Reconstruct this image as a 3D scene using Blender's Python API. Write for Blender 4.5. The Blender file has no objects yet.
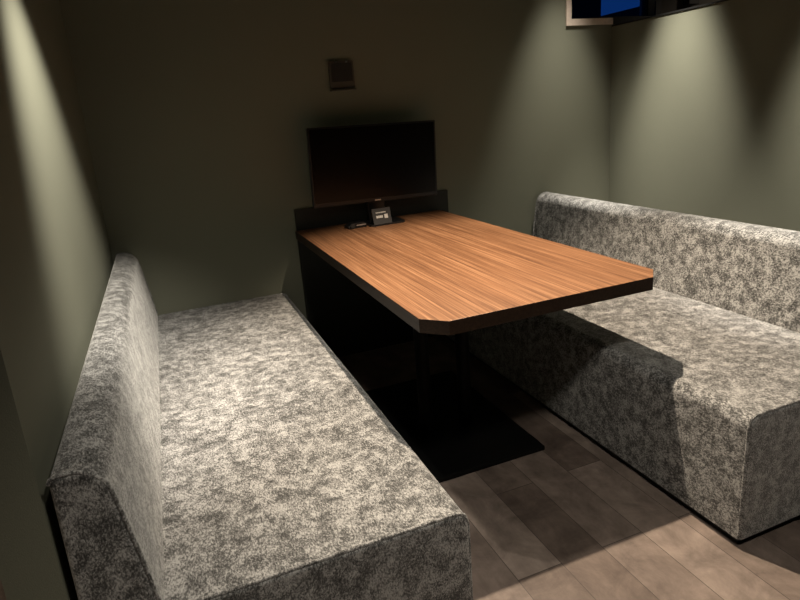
import bpy, bmesh, math, random
from mathutils import Vector, Matrix

random.seed(4)
S = bpy.context.scene
COL = S.collection
R = math.radians

# ------------------------------------------------------------------ camera
cam_d = bpy.data.cameras.new('camera')
cam = bpy.data.objects.new('camera', cam_d)
COL.objects.link(cam)
r_ = Vector((0.93089, -0.35657, -0.07939))
d_ = Vector((-0.16500, -0.21653, -0.96223))
f_ = Vector((0.32591, 0.90883, -0.26040))
M = Matrix(((r_.x, -d_.x, -f_.x, 0.2718),
            (r_.y, -d_.y, -f_.y, -2.8752),
            (r_.z, -d_.z, -f_.z, 1.2590),
            (0, 0, 0, 1)))
cam.matrix_world = M
cam_d.sensor_width = 36.0
cam_d.lens = 585.3 / 800 * 36
cam_d.shift_x = (400 - 383.4) / 800
cam_d.shift_y = (269.85 - 300) / 800
cam_d.clip_start = 0.02
S.camera = cam

# ------------------------------------------------------------------ world, lights, exposure
S.view_settings.view_transform = 'Standard'
S.view_settings.look = 'None'
S.view_settings.gamma = 1.0
S.view_settings.use_curve_mapping = False
S.view_settings.exposure = 0.0
w = bpy.data.worlds.new('dusk'); S.world = w
w.use_nodes = True
w.node_tree.nodes['Background'].inputs[0].default_value = (0.0030, 0.028, 0.150, 1)   # deep blue evening sky
w.node_tree.nodes['Background'].inputs[1].default_value = 0.8

WARM = (1.0, 0.83, 0.64)
def spot(name, loc, aim, watts, angle, blend, size=0.02, col=WARM):
    l = bpy.data.lights.new(name, 'SPOT')
    l.energy = watts; l.spot_size = R(angle); l.spot_blend = blend
    l.shadow_soft_size = size; l.color = col
    o = bpy.data.objects.new(name, l); COL.objects.link(o)
    o.location = loc
    o.rotation_euler = (Vector(aim) - Vector(loc)).to_track_quat('-Z', 'Y').to_euler()
    return o
CEIL = 2.43
ZL = 2.07
NEUT = (1.0, 0.92, 0.80)
spot('downlight', (0.36, -1.25, ZL), (0.00, -0.82, 0.40), 180, 60, 0.95, .03, NEUT)     # turned to the left wall and sofa
spot('downlight', (0.50, -1.30, ZL), (0.53, -1.38, 0.41), 38, 62, 0.85, .02, NEUT)         # over the left sofa
spot('downlight', (1.31, -1.26, ZL), (1.33, -1.24, 0.72), 250, 86, 0.55, .012)             # over the table
spot('downlight', (2.53, -0.50, 2.40), (2.71, -0.50, 0.0), 420, 41, 1.0, .04, NEUT)       # along the right wall
spot('downlight', (2.53, -1.40, 2.40), (2.71, -1.40, 0.0), 420, 42, 1.0, .04, NEUT)
spot('downlight', (2.43, -0.30, 2.40), (2.44, -0.10, 0.0), 135, 45, 1.0, .04, NEUT)       # added for the back wall glow, above the right sofa's far end
spot('downlight', (0.75, -2.70, ZL), (1.18, -2.00, 0.2), 60, 94, 0.6, .08, NEUT)          # added fill light for the sofa fronts and the floor before the table
spot('downlight', (-1.2, -2.2, ZL), (-1.2, -2.2, 0.0), 60, 100, 0.8, .03)                 # corridor beyond the left partition
spot('downlight', (3.9, -0.7, ZL), (3.9, -0.4, 0.0), 16, 150, 0.8, .03)                   # added to brighten the wall seen above the right partition

# ------------------------------------------------------------------ material helpers
def mat(name):
    m = bpy.data.materials.new(name); m.use_nodes = True
    nt = m.node_tree
    return m, nt, nt.nodes['Principled BSDF']
def nd(nt, typ, **kw):
    n = nt.nodes.new(typ)
    for k, v in kw.items():
        if k.startswith('in_'):
            n.inputs[k[3:].replace('_', ' ')].default_value = v
        else:
            setattr(n, k, v)
    return n
def ramp(nt, fac, stops, interp='LINEAR'):
    n = nt.nodes.new('ShaderNodeValToRGB'); cr = n.color_ramp; cr.interpolation = interp
    while len(cr.elements) < len(stops): cr.elements.new(0.5)
    for e, (p, c) in zip(cr.elements, stops):
        e.position = p; e.color = (c[0], c[1], c[2], 1)
    nt.links.new(fac, n.inputs[0])
    return n.outputs[0]
def bump(nt, h, strength, dist, bs):
    b = nd(nt, 'ShaderNodeBump'); b.inputs['Strength'].default_value = strength; b.inputs['Distance'].default_value = dist
    nt.links.new(h, b.inputs['Height']); nt.links.new(b.outputs[0], bs.inputs['Normal'])
def coords(nt, scale=(1, 1, 1), rot=(0, 0, 0), seed=False):
    tc = nd(nt, 'ShaderNodeTexCoord'); mp = nd(nt, 'ShaderNodeMapping')
    mp.inputs['Scale'].default_value = scale; mp.inputs['Rotation'].default_value = rot
    nt.links.new(tc.outputs['Object'], mp.inputs[0])
    if seed:
        oi = nd(nt, 'ShaderNodeObjectInfo'); ml = nd(nt, 'ShaderNodeMath', operation='MULTIPLY'); ml.inputs[1].default_value = 37.0
        nt.links.new(oi.outputs['Random'], ml.inputs[0]); nt.links.new(ml.outputs[0], mp.inputs['Location'])
    return mp.outputs[0]
def noise(nt, vec, scale, detail=4, rough=.55, dist=0):
    n = nd(nt, 'ShaderNodeTexNoise'); n.inputs['Scale'].default_value = scale; n.inputs['Detail'].default_value = detail
    n.inputs['Roughness'].default_value = rough; n.inputs['Distortion'].default_value = dist
    nt.links.new(vec, n.inputs['Vector'])
    return n.outputs['Fac']
def mix(nt, a, b, fac, typ='MIX'):
    n = nd(nt, 'ShaderNodeMix', data_type='RGBA', blend_type=typ)
    for s, v in ((6, a), (7, b)):
        if hasattr(v, 'links'): nt.links.new(v, n.inputs[s])
        else: n.inputs[s].default_value = (*v, 1)
    if hasattr(fac, 'links'): nt.links.new(fac, n.inputs[0])
    else: n.inputs[0].default_value = fac
    return n.outputs[2]
def plain(name, col, rough=.5, metal=0, spec=.5):
    m, nt, b = mat(name)
    v = coords(nt); n = noise(nt, v, 60, 3)
    c = ramp(nt, n, [(.3, [x * .92 for x in col]), (.7, [x * 1.06 for x in col])])
    nt.links.new(c, b.inputs['Base Color'])
    b.inputs['Roughness'].default_value = rough; b.inputs['Metallic'].default_value = metal
    b.inputs['Specular IOR Level'].default_value = spec
    return m

# olive green textured wallpaper
def wallpaper(name, col):
    m, nt, b = mat(name)
    v = coords(nt)
    fine = noise(nt, v, 420, 3, .6)
    big = noise(nt, v, 3.0, 2)
    weave = noise(nt, coords(nt, (1, 1, .35)), 600, 2)
    c = ramp(nt, fine, [(.25, [x * .86 for x in col]), (.75, [x * 1.12 for x in col])])
    c2 = mix(nt, c, [x * 1.05 for x in col], big)
    nt.links.new(c2, b.inputs['Base Color'])
    b.inputs['Roughness'].default_value = .82; b.inputs['Specular IOR Level'].default_value = .25
    h = nd(nt, 'ShaderNodeMath', operation='ADD'); nt.links.new(fine, h.inputs[0]); nt.links.new(weave, h.inputs[1])
    bump(nt, h.outputs[0], .35, .0015, b)
    return m
M_wall = wallpaper('olive_wallpaper', (0.185, 0.190, 0.142))
M_plaster = wallpaper('grey_plaster', (0.10, 0.095, 0.085))
M_ceil = plain('dark_ceiling', (0.05, 0.05, 0.048), .9)
M_pale = plain('pale_trim', (0.66, 0.55, 0.46), .6)
M_black = plain('black_trim', (0.006, 0.006, 0.006), .6)
M_out = plain('facade', (0.012, 0.012, 0.014), .9)
M_white = plain('white_paint', (0.75, 0.75, 0.72), .6)

# vinyl planks
def floor_mat():
    m, nt, b = mat('vinyl_planks')
    tc = nd(nt, 'ShaderNodeTexCoord'); mp = nd(nt, 'ShaderNodeMapping')
    mp.inputs['Rotation'].default_value = (0, 0, R(90))
    mp.inputs['Location'].default_value = (0.10, 0.0, 0)
    nt.links.new(tc.outputs['Object'], mp.inputs[0])
    br = nd(nt, 'ShaderNodeTexBrick', offset=.37, offset_frequency=2)
    br.inputs['Scale'].default_value = 1.0
    br.inputs['Brick Width'].default_value = 0.92; br.inputs['Row Height'].default_value = 0.142
    br.inputs['Mortar Size'].default_value = 0.0012; br.inputs['Mortar Smooth'].default_value = .3
    br.inputs['Color1'].default_value = (0, 0, 0, 1); br.inputs['Color2'].default_value = (1, 1, 1, 1)
    br.inputs['Mortar'].default_value = (.2, .2, .2, 1)
    nt.links.new(mp.outputs[0], br.inputs['Vector'])
    v = coords(nt)
    cloud = noise(nt, v, 7.5, 7, .68, .5)
    streak = noise(nt, coords(nt, (4, 1.3, 1)), 7, 6, .66)
    base = ramp(nt, br.outputs['Color'], [(0, (.115, .088, .074)), (.5, (.195, .156, .134)), (1, (.275, .225, .194))])
    c = mix(nt, base, ramp(nt, cloud, [(.3, (.55, .53, .52)), (.7, (1.35, 1.33, 1.3))]), .95, 'MULTIPLY')
    c = mix(nt, c, ramp(nt, streak, [(.3, (.72, .70, .69)), (.7, (1.2, 1.2, 1.2))]), .7, 'MULTIPLY')
    c = mix(nt, c, (.06, .048, .04), br.outputs['Fac'])
    nt.links.new(c, b.inputs['Base Color'])
    b.inputs['Roughness'].default_value = .48; b.inputs['Specular IOR Level'].default_value = .35
    bump(nt, streak, .15, .001, b)
    return m
M_floor = floor_mat()

# crushed velvet
def velvet():
    m, nt, b = mat('crushed_velvet')
    v = coords(nt, seed=True)
    warp = nd(nt, 'ShaderNodeTexNoise'); warp.inputs['Scale'].default_value = 9; warp.inputs['Detail'].default_value = 3
    nt.links.new(v, warp.inputs['Vector'])
    vm = nd(nt, 'ShaderNodeVectorMath', operation='SCALE'); vm.inputs['Scale'].default_value = .03
    nt.links.new(warp.outputs['Color'], vm.inputs[0])
    va = nd(nt, 'ShaderNodeVectorMath', operation='ADD'); nt.links.new(v, va.inputs[0]); nt.links.new(vm.outputs[0], va.inputs[1])
    wv = va.outputs[0]
    st = nd(nt, 'ShaderNodeMapping'); st.inputs['Scale'].default_value = (1.9, 1, 1.2); st.inputs['Rotation'].default_value = (0.3, .2, .6)
    nt.links.new(wv, st.inputs[0])
    patch = noise(nt, v, 30, 4, .62, .3)
    crush = noise(nt, st.outputs[0], 150, 4, .75, .15)
    fine = noise(nt, st.outputs[0], 330, 3, .7)
    a = nd(nt, 'ShaderNodeMath', operation='MULTIPLY_ADD'); a.inputs[1].default_value = .36
    nt.links.new(patch, a.inputs[0])
    c2 = nd(nt, 'ShaderNodeMath', operation='MULTIPLY_ADD'); c2.inputs[1].default_value = .64
    nt.links.new(crush, c2.inputs[0]); nt.links.new(a.outputs[0], c2.inputs[2])
    c3 = nd(nt, 'ShaderNodeMath', operation='MULTIPLY_ADD'); c3.inputs[1].default_value = .22
    nt.links.new(fine, c3.inputs[0]); nt.links.new(c2.outputs[0], c3.inputs[2])
    a.inputs[2].default_value = -.11
    f = c3.outputs[0]
    col = ramp(nt, f, [(.40, (.035, .0345, .033)), (.465, (.095, .094, .09)), (.515, (.225, .222, .213)), (.575, (.45, .443, .425))])
    nt.links.new(col, b.inputs['Base Color'])
    b.inputs['Roughness'].default_value = .62; b.inputs['Specular IOR Level'].default_value = .25
    b.inputs['Sheen Weight'].default_value = .5; b.inputs['Sheen Roughness'].default_value = .35
    b.inputs['Sheen Tint'].default_value = (.95, .93, .88, 1)
    bump(nt, f, .7, .006, b)
    return m
M_velvet = velvet()
M_welt = plain('velvet_welt', (.16, .155, .145), .7)

# walnut veneer
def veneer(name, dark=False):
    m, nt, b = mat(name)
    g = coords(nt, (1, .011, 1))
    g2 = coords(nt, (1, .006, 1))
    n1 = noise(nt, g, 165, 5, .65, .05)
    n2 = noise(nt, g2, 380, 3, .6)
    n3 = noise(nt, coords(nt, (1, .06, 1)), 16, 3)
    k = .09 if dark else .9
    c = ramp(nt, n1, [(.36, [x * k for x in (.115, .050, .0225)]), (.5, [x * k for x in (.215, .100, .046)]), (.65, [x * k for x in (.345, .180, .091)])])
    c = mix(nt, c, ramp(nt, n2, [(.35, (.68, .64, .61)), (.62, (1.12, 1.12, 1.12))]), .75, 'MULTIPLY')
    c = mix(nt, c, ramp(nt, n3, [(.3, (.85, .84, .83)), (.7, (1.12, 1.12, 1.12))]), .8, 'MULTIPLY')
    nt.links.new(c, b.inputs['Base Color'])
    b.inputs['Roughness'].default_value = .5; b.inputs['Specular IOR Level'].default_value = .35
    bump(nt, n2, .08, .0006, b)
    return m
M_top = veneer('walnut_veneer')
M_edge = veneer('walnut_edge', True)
M_panel = plain('dark_panel', (0.020, 0.021, 0.017), .6, 0, .3)
M_metal = plain('black_metal', (0.004, 0.004, 0.004), .45, 0, .2)
M_plastic = plain('black_plastic', (0.008, 0.008, 0.009), .35)
M_grey = plain('grey_plastic', (0.025, 0.024, 0.022), .5)
M_housing = plain('bronze_housing', (0.085, 0.075, 0.06), .5)
M_silver = plain('silver', (0.55, 0.55, 0.53), .3, .8)
M_card = plain('dark_card', (0.035, 0.033, 0.032), .6)
M_print = plain('pale_print', (0.62, 0.60, 0.56), .7)
M_screen = plain('screen_glass', (0.0022, 0.0018, 0.0018), .25, 0, .25)

# ------------------------------------------------------------------ mesh helpers
def box(bm, x0, x1, y0, y1, z0, z1):
    v = [bm.verts.new(p) for p in ((x0, y0, z0), (x1, y0, z0), (x1, y1, z0), (x0, y1, z0),
                                   (x0, y0, z1), (x1, y0, z1), (x1, y1, z1), (x0, y1, z1))]
    fs = [bm.faces.new([v[i] for i in q]) for q in ((0, 3, 2, 1), (4, 5, 6, 7), (0, 1, 5, 4), (1, 2, 6, 5), (2, 3, 7, 6), (3, 0, 4, 7))]
    return v, fs
def prism(bm, prof, axis, a, b):
    """extrude a closed 2-D profile along axis 'y' (profile x,z) or 'z' (profile x,y)"""
    mk = (lambda p, t: (p[0], t, p[1])) if axis == 'y' else (lambda p, t: (p[0], p[1], t))
    A = [bm.verts.new(mk(p, a)) for p in prof]; B = [bm.verts.new(mk(p, b)) for p in prof]
    n = len(prof)
    bm.faces.new(A); bm.faces.new(B[::-1])
    for i in range(n): bm.faces.new((A[i], B[i], B[(i + 1) % n], A[(i + 1) % n]))
    bmesh.ops.recalc_face_normals(bm, faces=bm.faces[:])
def bev(bm, edges, off, seg):
    bmesh.ops.bevel(bm, geom=list(edges), offset=off, segments=seg, affect='EDGES', profile=.5, clamp_overlap=True)
def cyl(bm, c, r, h, axis='z', seg=32, r2=None):
    g = bmesh.ops.create_cone(bm, cap_ends=True, segments=seg, radius1=r, radius2=r if r2 is None else r2, depth=h)
    m = Matrix.Translation(Vector(c))
    if axis == 'y': m = m @ Matrix.Rotation(R(90), 4, 'X')
    if axis == 'x': m = m @ Matrix.Rotation(R(90), 4, 'Y')
    bmesh.ops.transform(bm, matrix=m, verts=g['verts'])
def tube(bm, pts, r, seg=10):
    rings = []
    n = len(pts)
    for i, p in enumerate(pts):
        p = Vector(p)
        t = (Vector(pts[min(i + 1, n - 1)]) - Vector(pts[max(i - 1, 0)])).normalized()
        u = t.cross(Vector((0, 1, 0)))
        if u.length < .2: u = t.cross(Vector((1, 0, 0)))
        u.normalize(); v = t.cross(u)
        rings.append([bm.verts.new(p + r * (math.cos(a) * u + math.sin(a) * v)) for a in [2 * math.pi * k / seg for k in range(seg)]])
    for a, b in zip(rings, rings[1:]):
        for k in range(seg): bm.faces.new((a[k], a[(k + 1) % seg], b[(k + 1) % seg], b[k]))
    bm.faces.new(rings[0][::-1]); bm.faces.new(rings[-1])
def link(name, bm, m, parent=None, smooth=False):
    bmesh.ops.recalc_face_normals(bm, faces=bm.faces[:])
    me = bpy.data.meshes.new(name); bm.to_mesh(me); bm.free()
    for x in (m if isinstance(m, (list, tuple)) else [m]): me.materials.append(x)
    o = bpy.data.objects.new(name, me); COL.objects.link(o)
    if parent: o.parent = parent
    if smooth:
        for p in me.polygons: p.use_smooth = True
        me.set_sharp_from_angle(angle=R(42))
        wn = o.modifiers.new('wn', 'WEIGHTED_NORMAL'); wn.keep_sharp = True
    return o
def tag(o, label, cat, group=None):
    o['label'] = label; o['category'] = cat
    if group: o['group'] = group
    return o
def empty(name, loc, rz=0):
    o = bpy.data.objects.new(name, None); COL.objects.link(o)
    o.location = loc; o.rotation_euler = (0, 0, rz); o.empty_display_size = .1
    return o
def struct(name, bm, m, parent=None):
    o = link(name, bm, m, parent)
    if not parent: o['kind'] = 'structure'
    return o
def sbox(name, *a, m=None, parent=None):
    bm = bmesh.new(); box(bm, *a); return struct(name, bm, m, parent)

# ------------------------------------------------------------------ room shell
W = 2.8075            # face of the right partition
X0, X1, Y0 = -2.6, 5.4, -6.0
HP = 1.621            # top of the right partition
sbox('floor', X0, X1, Y0, .12, -.10, 0, m=M_floor)
sbox('ceiling', X0, X1, Y0, .12, CEIL, CEIL + .10, m=M_ceil)
sbox('wall_left', -.085, 0, -1.885, 0, 0, CEIL, m=M_wall)
sbox('wall_right', W, W + .085, -4.2, 0, 0, HP, m=M_wall)
sbox('wall_front', X0, X1, Y0 - .12, Y0, -.1, CEIL, m=M_plaster)
sbox('wall_corridor', X0 - .12, X0, Y0 - .12, .12, -.1, CEIL, m=M_white)
sbox('wall_neighbour', X1, X1 + .12, Y0 - .12, .12, -.1, CEIL, m=M_plaster)
# back wall with the window opening
wx0, wx1, wz0, wz1 = 2.522, 3.115, 1.668, 2.0
bm = bmesh.new()
box(bm, X0, wx0, 0, .12, -.1, CEIL)
box(bm, wx0, wx1, 0, .12, -.1, wz0)
box(bm, wx0, wx1, 0, .12, wz1, CEIL)
box(bm, wx1, W + .34, 0, .12, -.1, CEIL)
struct('wall_back', bm, M_wall)
sbox('wall_back_neighbour', W + .34, X1, 0, .12, -.1, CEIL, m=M_plaster)
sbox('trim_1', W - .003, W + .088, -4.2, 0, HP, HP + .008, m=M_black)

# window
bm = bmesh.new()
fw = .034
box(bm, wx0 - fw, wx0, -.008, .0, wz0 - fw, wz1 + fw)
box(bm, wx0, W, -.008, .0, wz0 - fw, wz0)
box(bm, wx0, wx1, -.008, .0, wz1, wz1 + fw)
win = struct('window_1', bm, M_pale)
bm = bmesh.new()
box(bm, wx1, wx1 + .04, -.010, .0, wz0 - fw, wz1 + fw)
box(bm, W + .002, wx1, -.009, .0, wz0 - fw, wz0 + .004)
box(bm, wx0, wx0 + .022, .05, .09, wz0, wz1); box(bm, wx1 - .012, wx1, .05, .09, wz0, wz1)
box(bm, wx0 + .022, wx1 - .012, .05, .09, wz0, wz0 + .014); box(bm, wx0 + .022, wx1 - .012, .05, .09, wz1 - .02, wz1)
struct('sash', bm, M_black, win)
g, nt, b = mat('window_glass')
b.inputs['Transmission Weight'].default_value = 1; b.inputs['Roughness'].default_value = 0; b.inputs['IOR'].default_value = 1.45
b.inputs['Base Color'].default_value = (.9, .93, .95, 1)
bm = bmesh.new(); box(bm, wx0 + .022, wx1 - .012, .068, .074, wz0 + .014, wz1 - .02)
struct('pane', bm, g, win)

# dark buildings outside, seen through the window against the evening sky
bm = bmesh.new(); box(bm, 2.2, 3.58, 1.0, 1.6, 0, 4.0)
o = link('outside_building', bm, M_out); tag(o, 'tall black building close outside the window at upper right', 'building')
bm = bmesh.new()
prism(bm, [(3.7, 0), (6.5, 0), (6.5, 2.314), (3.7, 1.849)], 'y', 1.7, 2.6)
o = link('outside_building', bm, M_out); tag(o, 'low black building with a sloping roof line against the blue evening sky', 'building')

# ------------------------------------------------------------------ sofas
DEP, LEN, HS, HB = 0.772, 1.890, 0.411, 0.733
def arc_profile(y):
    """outline of the seat end face: up the front, round the top front edge, along the top"""
    r = .038; p = [(DEP, y, .035)]
    for z in (.1, .2, .3): p.append((DEP, y, z))
    for k in range(0, 9):
        a = R(90 * k / 8); p.append((DEP - r + r * math.cos(a), y, HS - r + r * math.sin(a)))
    for k in range(1, 12): p.append((DEP - r - (DEP - r - .15) * k / 11, y, HS))
    return p
def make_sofa():
    root = empty('bench_sofa', (0, 0, 0))
    # seat: block with softly rounded upper edges, slightly crowned
    bm = bmesh.new()
    box(bm, .13, DEP, -LEN, 0, .03, HS)
    e = [x for x in bm.edges if all(v.co.z > .3 for v in x.verts) and not all(v.co.x < .2 for v in x.verts)]
    fr = [x for x in e if all(v.co.x > .7 for v in x.verts)]
    bev(bm, fr, .038, 8)
    ends = [x for x in bm.edges if len(x.link_faces) == 2 and any(abs(abs(f.normal.y) - 1) < .01 for f in x.link_faces) and (x.verts[0].co.z + x.verts[1].co.z) / 2 > .06
            and not (all(v.co.x < .2 for v in x.verts))]
    bev(bm, ends, .012, 4)
    link('seat', bm, M_velvet, root, True)
    # backrest: wedge
    bm = bmesh.new()
    prism(bm, [(.012, .03), (.165, .03), (.143, HS), (.098, HB), (.016, HB)], 'y', -LEN, 0)
    bm.edges.ensure_lookup_table()
    top = [x for x in bm.edges if all(v.co.z > HB - .01 for v in x.verts) and abs(x.verts[0].co.y - x.verts[1].co.y) > 1]
    inner = [x for x in top if x.verts[0].co.x > .05]
    bev(bm, inner, .045, 8)
    bev(bm, [x for x in bm.edges if all(v.co.z > HB - .01 and v.co.x < .02 for v in x.verts)], .014, 4)
    ends = [x for x in bm.edges if len(x.link_faces) == 2 and any(abs(abs(f.normal.y) - 1) < .01 for f in x.link_faces) and (x.verts[0].co.z + x.verts[1].co.z) / 2 > .06]
    bev(bm, ends, .012, 4)
    link('backrest', bm, M_velvet, root, True)
    # welts along the end seams of the seat
    for y in (-LEN + .006, -.006):
        bm = bmesh.new()
        pts = [(x - (.004 if x > DEP - .01 else 0), y, z - (.0015 if z > HS - .01 else 0)) for x, y, z in arc_profile(y)]
        tube(bm, pts, .0042, 8)
        link('welt', bm, M_velvet, root, True)
    for y in (-LEN + .005, -.005):
        bm = bmesh.new()
        tube(bm, [(.016, y, HB - .012), (.020, y, HB - .004), (.032, y, HB - .0012), (.050, y, HB - .001), (.064, y, HB - .004), (.082, y, HB - .014),
                  (.0945, y, HB - .028), (.102, y, HB - .045), (.112, y, HB - .10), (.127, y, HB - .2), (.141, y, HS + .01)], .0038, 8)
        link('welt', bm, M_velvet, root, True)
    # recessed black plinth
    bm = bmesh.new(); box(bm, .02, DEP - .02, -LEN + .02, -.02, 0, .03)
    link('plinth', bm, M_black, root)
    return root
sofa = make_sofa()
sofa.location = (.002, -.012, 0)
tag(sofa, 'grey crushed velvet bench sofa along the left wall, left of the wooden table', 'sofa', 'velvet bench sofas facing across the table')
s2 = sofa.copy(); COL.objects.link(s2)
for ch in list(sofa.children):
    c = ch.copy(); COL.objects.link(c); c.parent = s2
s2.location = (2.372, -.021 - LEN, 0); s2.rotation_euler = (0, 0, R(180))
s2['label'] = 'grey crushed velvet bench sofa on the right, partly shadowed by the table corner'

# ------------------------------------------------------------------ table
TX0, TX1, TY0, TY1, TZ = .846, 1.647, -.022, -1.580, .72
tbl = empty('meeting_table', ((TX0 + TX1) / 2, -.8, 0))
tag(tbl, 'walnut veneer meeting table with clipped front corners between the two sofas', 'table')
def rel(bm, root): bmesh.ops.translate(bm, verts=bm.verts[:], vec=-root.location)
bm = bmesh.new()
ch = .06
prism(bm, [(TX0, TY0), (TX0, TY1 + ch), (TX0 + ch, TY1), (TX1 - ch, TY1), (TX1, TY1 + ch), (TX1, TY0)], 'z', TZ - .040, TZ)
bev(bm, [e for e in bm.edges if all(v.co.z > TZ - .001 for v in e.verts)], .0015, 2)
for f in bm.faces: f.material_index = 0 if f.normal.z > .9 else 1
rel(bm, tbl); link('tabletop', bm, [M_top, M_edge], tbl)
bm = bmesh.new(); box(bm, TX0 + .010, TX1 + .055, -.019, -.001, 0, .822)
bb = link('backboard', bm, M_panel); tag(bb, 'dark upright board against the wall behind the table end', 'board')
for x in (1.09, 1.265):
    bm = bmesh.new(); cyl(bm, (x, -.95, .35), .027, .665, seg=32); rel(bm, tbl); link('leg', bm, M_metal, tbl, True)
bm = bmesh.new(); box(bm, .925, 1.43, -1.255, -.50, 0, .018)
bev(bm, [e for e in bm.edges if all(v.co.z > .01 for v in e.verts)], .003, 2)
rel(bm, tbl); link('base_plate', bm, M_metal, tbl)
bm = bmesh.new(); box(bm, 1.0, 1.36, -1.2, -.65, TZ - .052, TZ - .04)
rel(bm, tbl); link('mounting_plate', bm, M_metal, tbl)

# ------------------------------------------------------------------ monitor on its stand
mon = empty('computer_monitor', (1.262, -.13, TZ + .0004))
tag(mon, 'black flat screen monitor standing at the wall end of the table', 'monitor')
MW, MH, MZ = .662, .378, .296
rollm = Matrix.Translation((0, 0, MZ)) @ Matrix.Rotation(R(1.3), 4, 'Y')
def mpart(name, bm, m, smooth=False):
    bmesh.ops.transform(bm, matrix=rollm, verts=bm.verts[:]); return link(name, bm, m, mon, smooth)
bm = bmesh.new(); box(bm, -MW / 2, MW / 2, 0, .022, -MH / 2, MH / 2)
bev(bm, bm.edges[:], .004, 2)
bm2 = bm
box(bm, -.17, .17, .02, .045, -.14, .12)
mpart('casing', bm, M_plastic)
bm = bmesh.new(); box(bm, -MW / 2 + .010, MW / 2 - .010, -.0015, .002, -MH / 2 + .020, MH / 2 - .010)
mpart('screen', bm, M_screen)
bm = bmesh.new(); box(bm, -.016, .016, -.0018, .002, -MH / 2 + .006, -MH / 2 + .012)
mpart('emblem', bm, M_silver)
bm = bmesh.new(); box(bm, -.045, .045, .040, .062, .008, .30)
bev(bm, bm.edges[:], .004, 2); link('stand_neck', bm, M_plastic, mon)
bm = bmesh.new(); box(bm, -.083, .105, -.085, .075, 0, .009)
bev(bm, [e for e in bm.edges if abs(e.verts[0].co.z - e.verts[1].co.z) > .005], .02, 5)
link('stand_foot', bm, M_plastic, mon)

# ------------------------------------------------------------------ things on the table
# tent card
card = empty('table_sign', (1.243, -.185, TZ + .009))
card.rotation_euler = (0, 0, R(4))
tag(card, 'small dark sign with pale print standing before the monitor', 'sign')
bm = bmesh.new()
prism(bm, [(-.030, 0), (-.012, .075), (-.010, .075), (.026, 0), (.023, 0), (-.011, .071), (-.027, 0)], 'y', -.049, .049)
bmesh.ops.rotate(bm, verts=bm.verts[:], cent=(0, 0, 0), matrix=Matrix.Rotation(R(90), 3, 'Z'))
link('card', bm, M_card, card)
tilt = Matrix.Translation((0, -.0303, 0)) @ Matrix.Rotation(-math.atan2(.018, .075), 4, 'X')
def cpart(name, rects):
    bm = bmesh.new()
    for (x0, x1, z0, z1) in rects: box(bm, x0, x1, -.0006, .0005, z0, z1)
    bmesh.ops.transform(bm, matrix=tilt, verts=bm.verts[:]); return link(name, bm, M_print, card)
rows = []
x = -.030
for wd in (.006, .004, .007, .003, .008, .005, .006): rows.append((x, x + wd, .054, .0595)); x += wd + .0022
x = -.030
for wd in (.008, .007, .009, .006): rows.append((x, x + wd, .030, .042)); x += wd + .0012
cpart('lettering', rows)
p = cpart('sticker', [(.013, .031, .026, .046)]); p['label'] = 'pale square sticker'
# speakerphone with a silver key bar
ph = empty('conference_phone', (1.125, -.165, TZ + .0005))
ph.rotation_euler = (0, 0, R(6))
tag(ph, 'small black conference device with a silver bar beside the dark sign', 'phone')
bm = bmesh.new(); prism(bm, [(-.055, 0), (.045, 0), (.045, .018), (.030, .026), (-.03, .026), (-.055, .012)], 'y', -.022, .035)
bev(bm, bm.edges[:], .003, 2); link('body', bm, M_plastic, ph, True)
bm = bmesh.new(); cyl(bm, (-.034, -.024, .014), .0115, .012, 'y', 28); link('knob', bm, M_grey, ph, True)
bm = bmesh.new(); box(bm, -.012, .038, -.0245, -.0215, .0115, .0165); link('key_bar', bm, M_silver, ph)
# ------------------------------------------------------------------ wall panel above the monitor
wp = empty('wall_control_panel', (1.167, 0, 1.445))
tag(wp, 'small dark square control panel fixed to the wall above the monitor', 'control panel')
bm = bmesh.new(); box(bm, -.062, .062, -.014, 0, -.062, .066)
bev(bm, [e for e in bm.edges if abs(e.verts[0].co.y - e.verts[1].co.y) > .01], .006, 3)
link('housing', bm, M_housing, wp)
bm = bmesh.new(); box(bm, -.053, .053, -.0165, -.013, -.030, .056); link('display', bm, M_grey, wp)
bm = bmesh.new(); box(bm, -.064, .064, -.030, 0, -.072, -.066); link('lower_ledge', bm, M_housing, wp)
for x in (-.030, .022):
    bm = bmesh.new(); box(bm, x, x + .010, -.018, -.012, .057, .064); link('clip', bm, M_silver, wp)

# small black box on the far wall, above the right partition
bm = bmesh.new(); box(bm, 3.325, 3.405, -.05, 0, 1.722, 1.80)
bev(bm, bm.edges[:], .004, 2)
o = link('wall_box', bm, M_black); tag(o, 'small black box on the grey wall seen above the right partition', 'wall box')
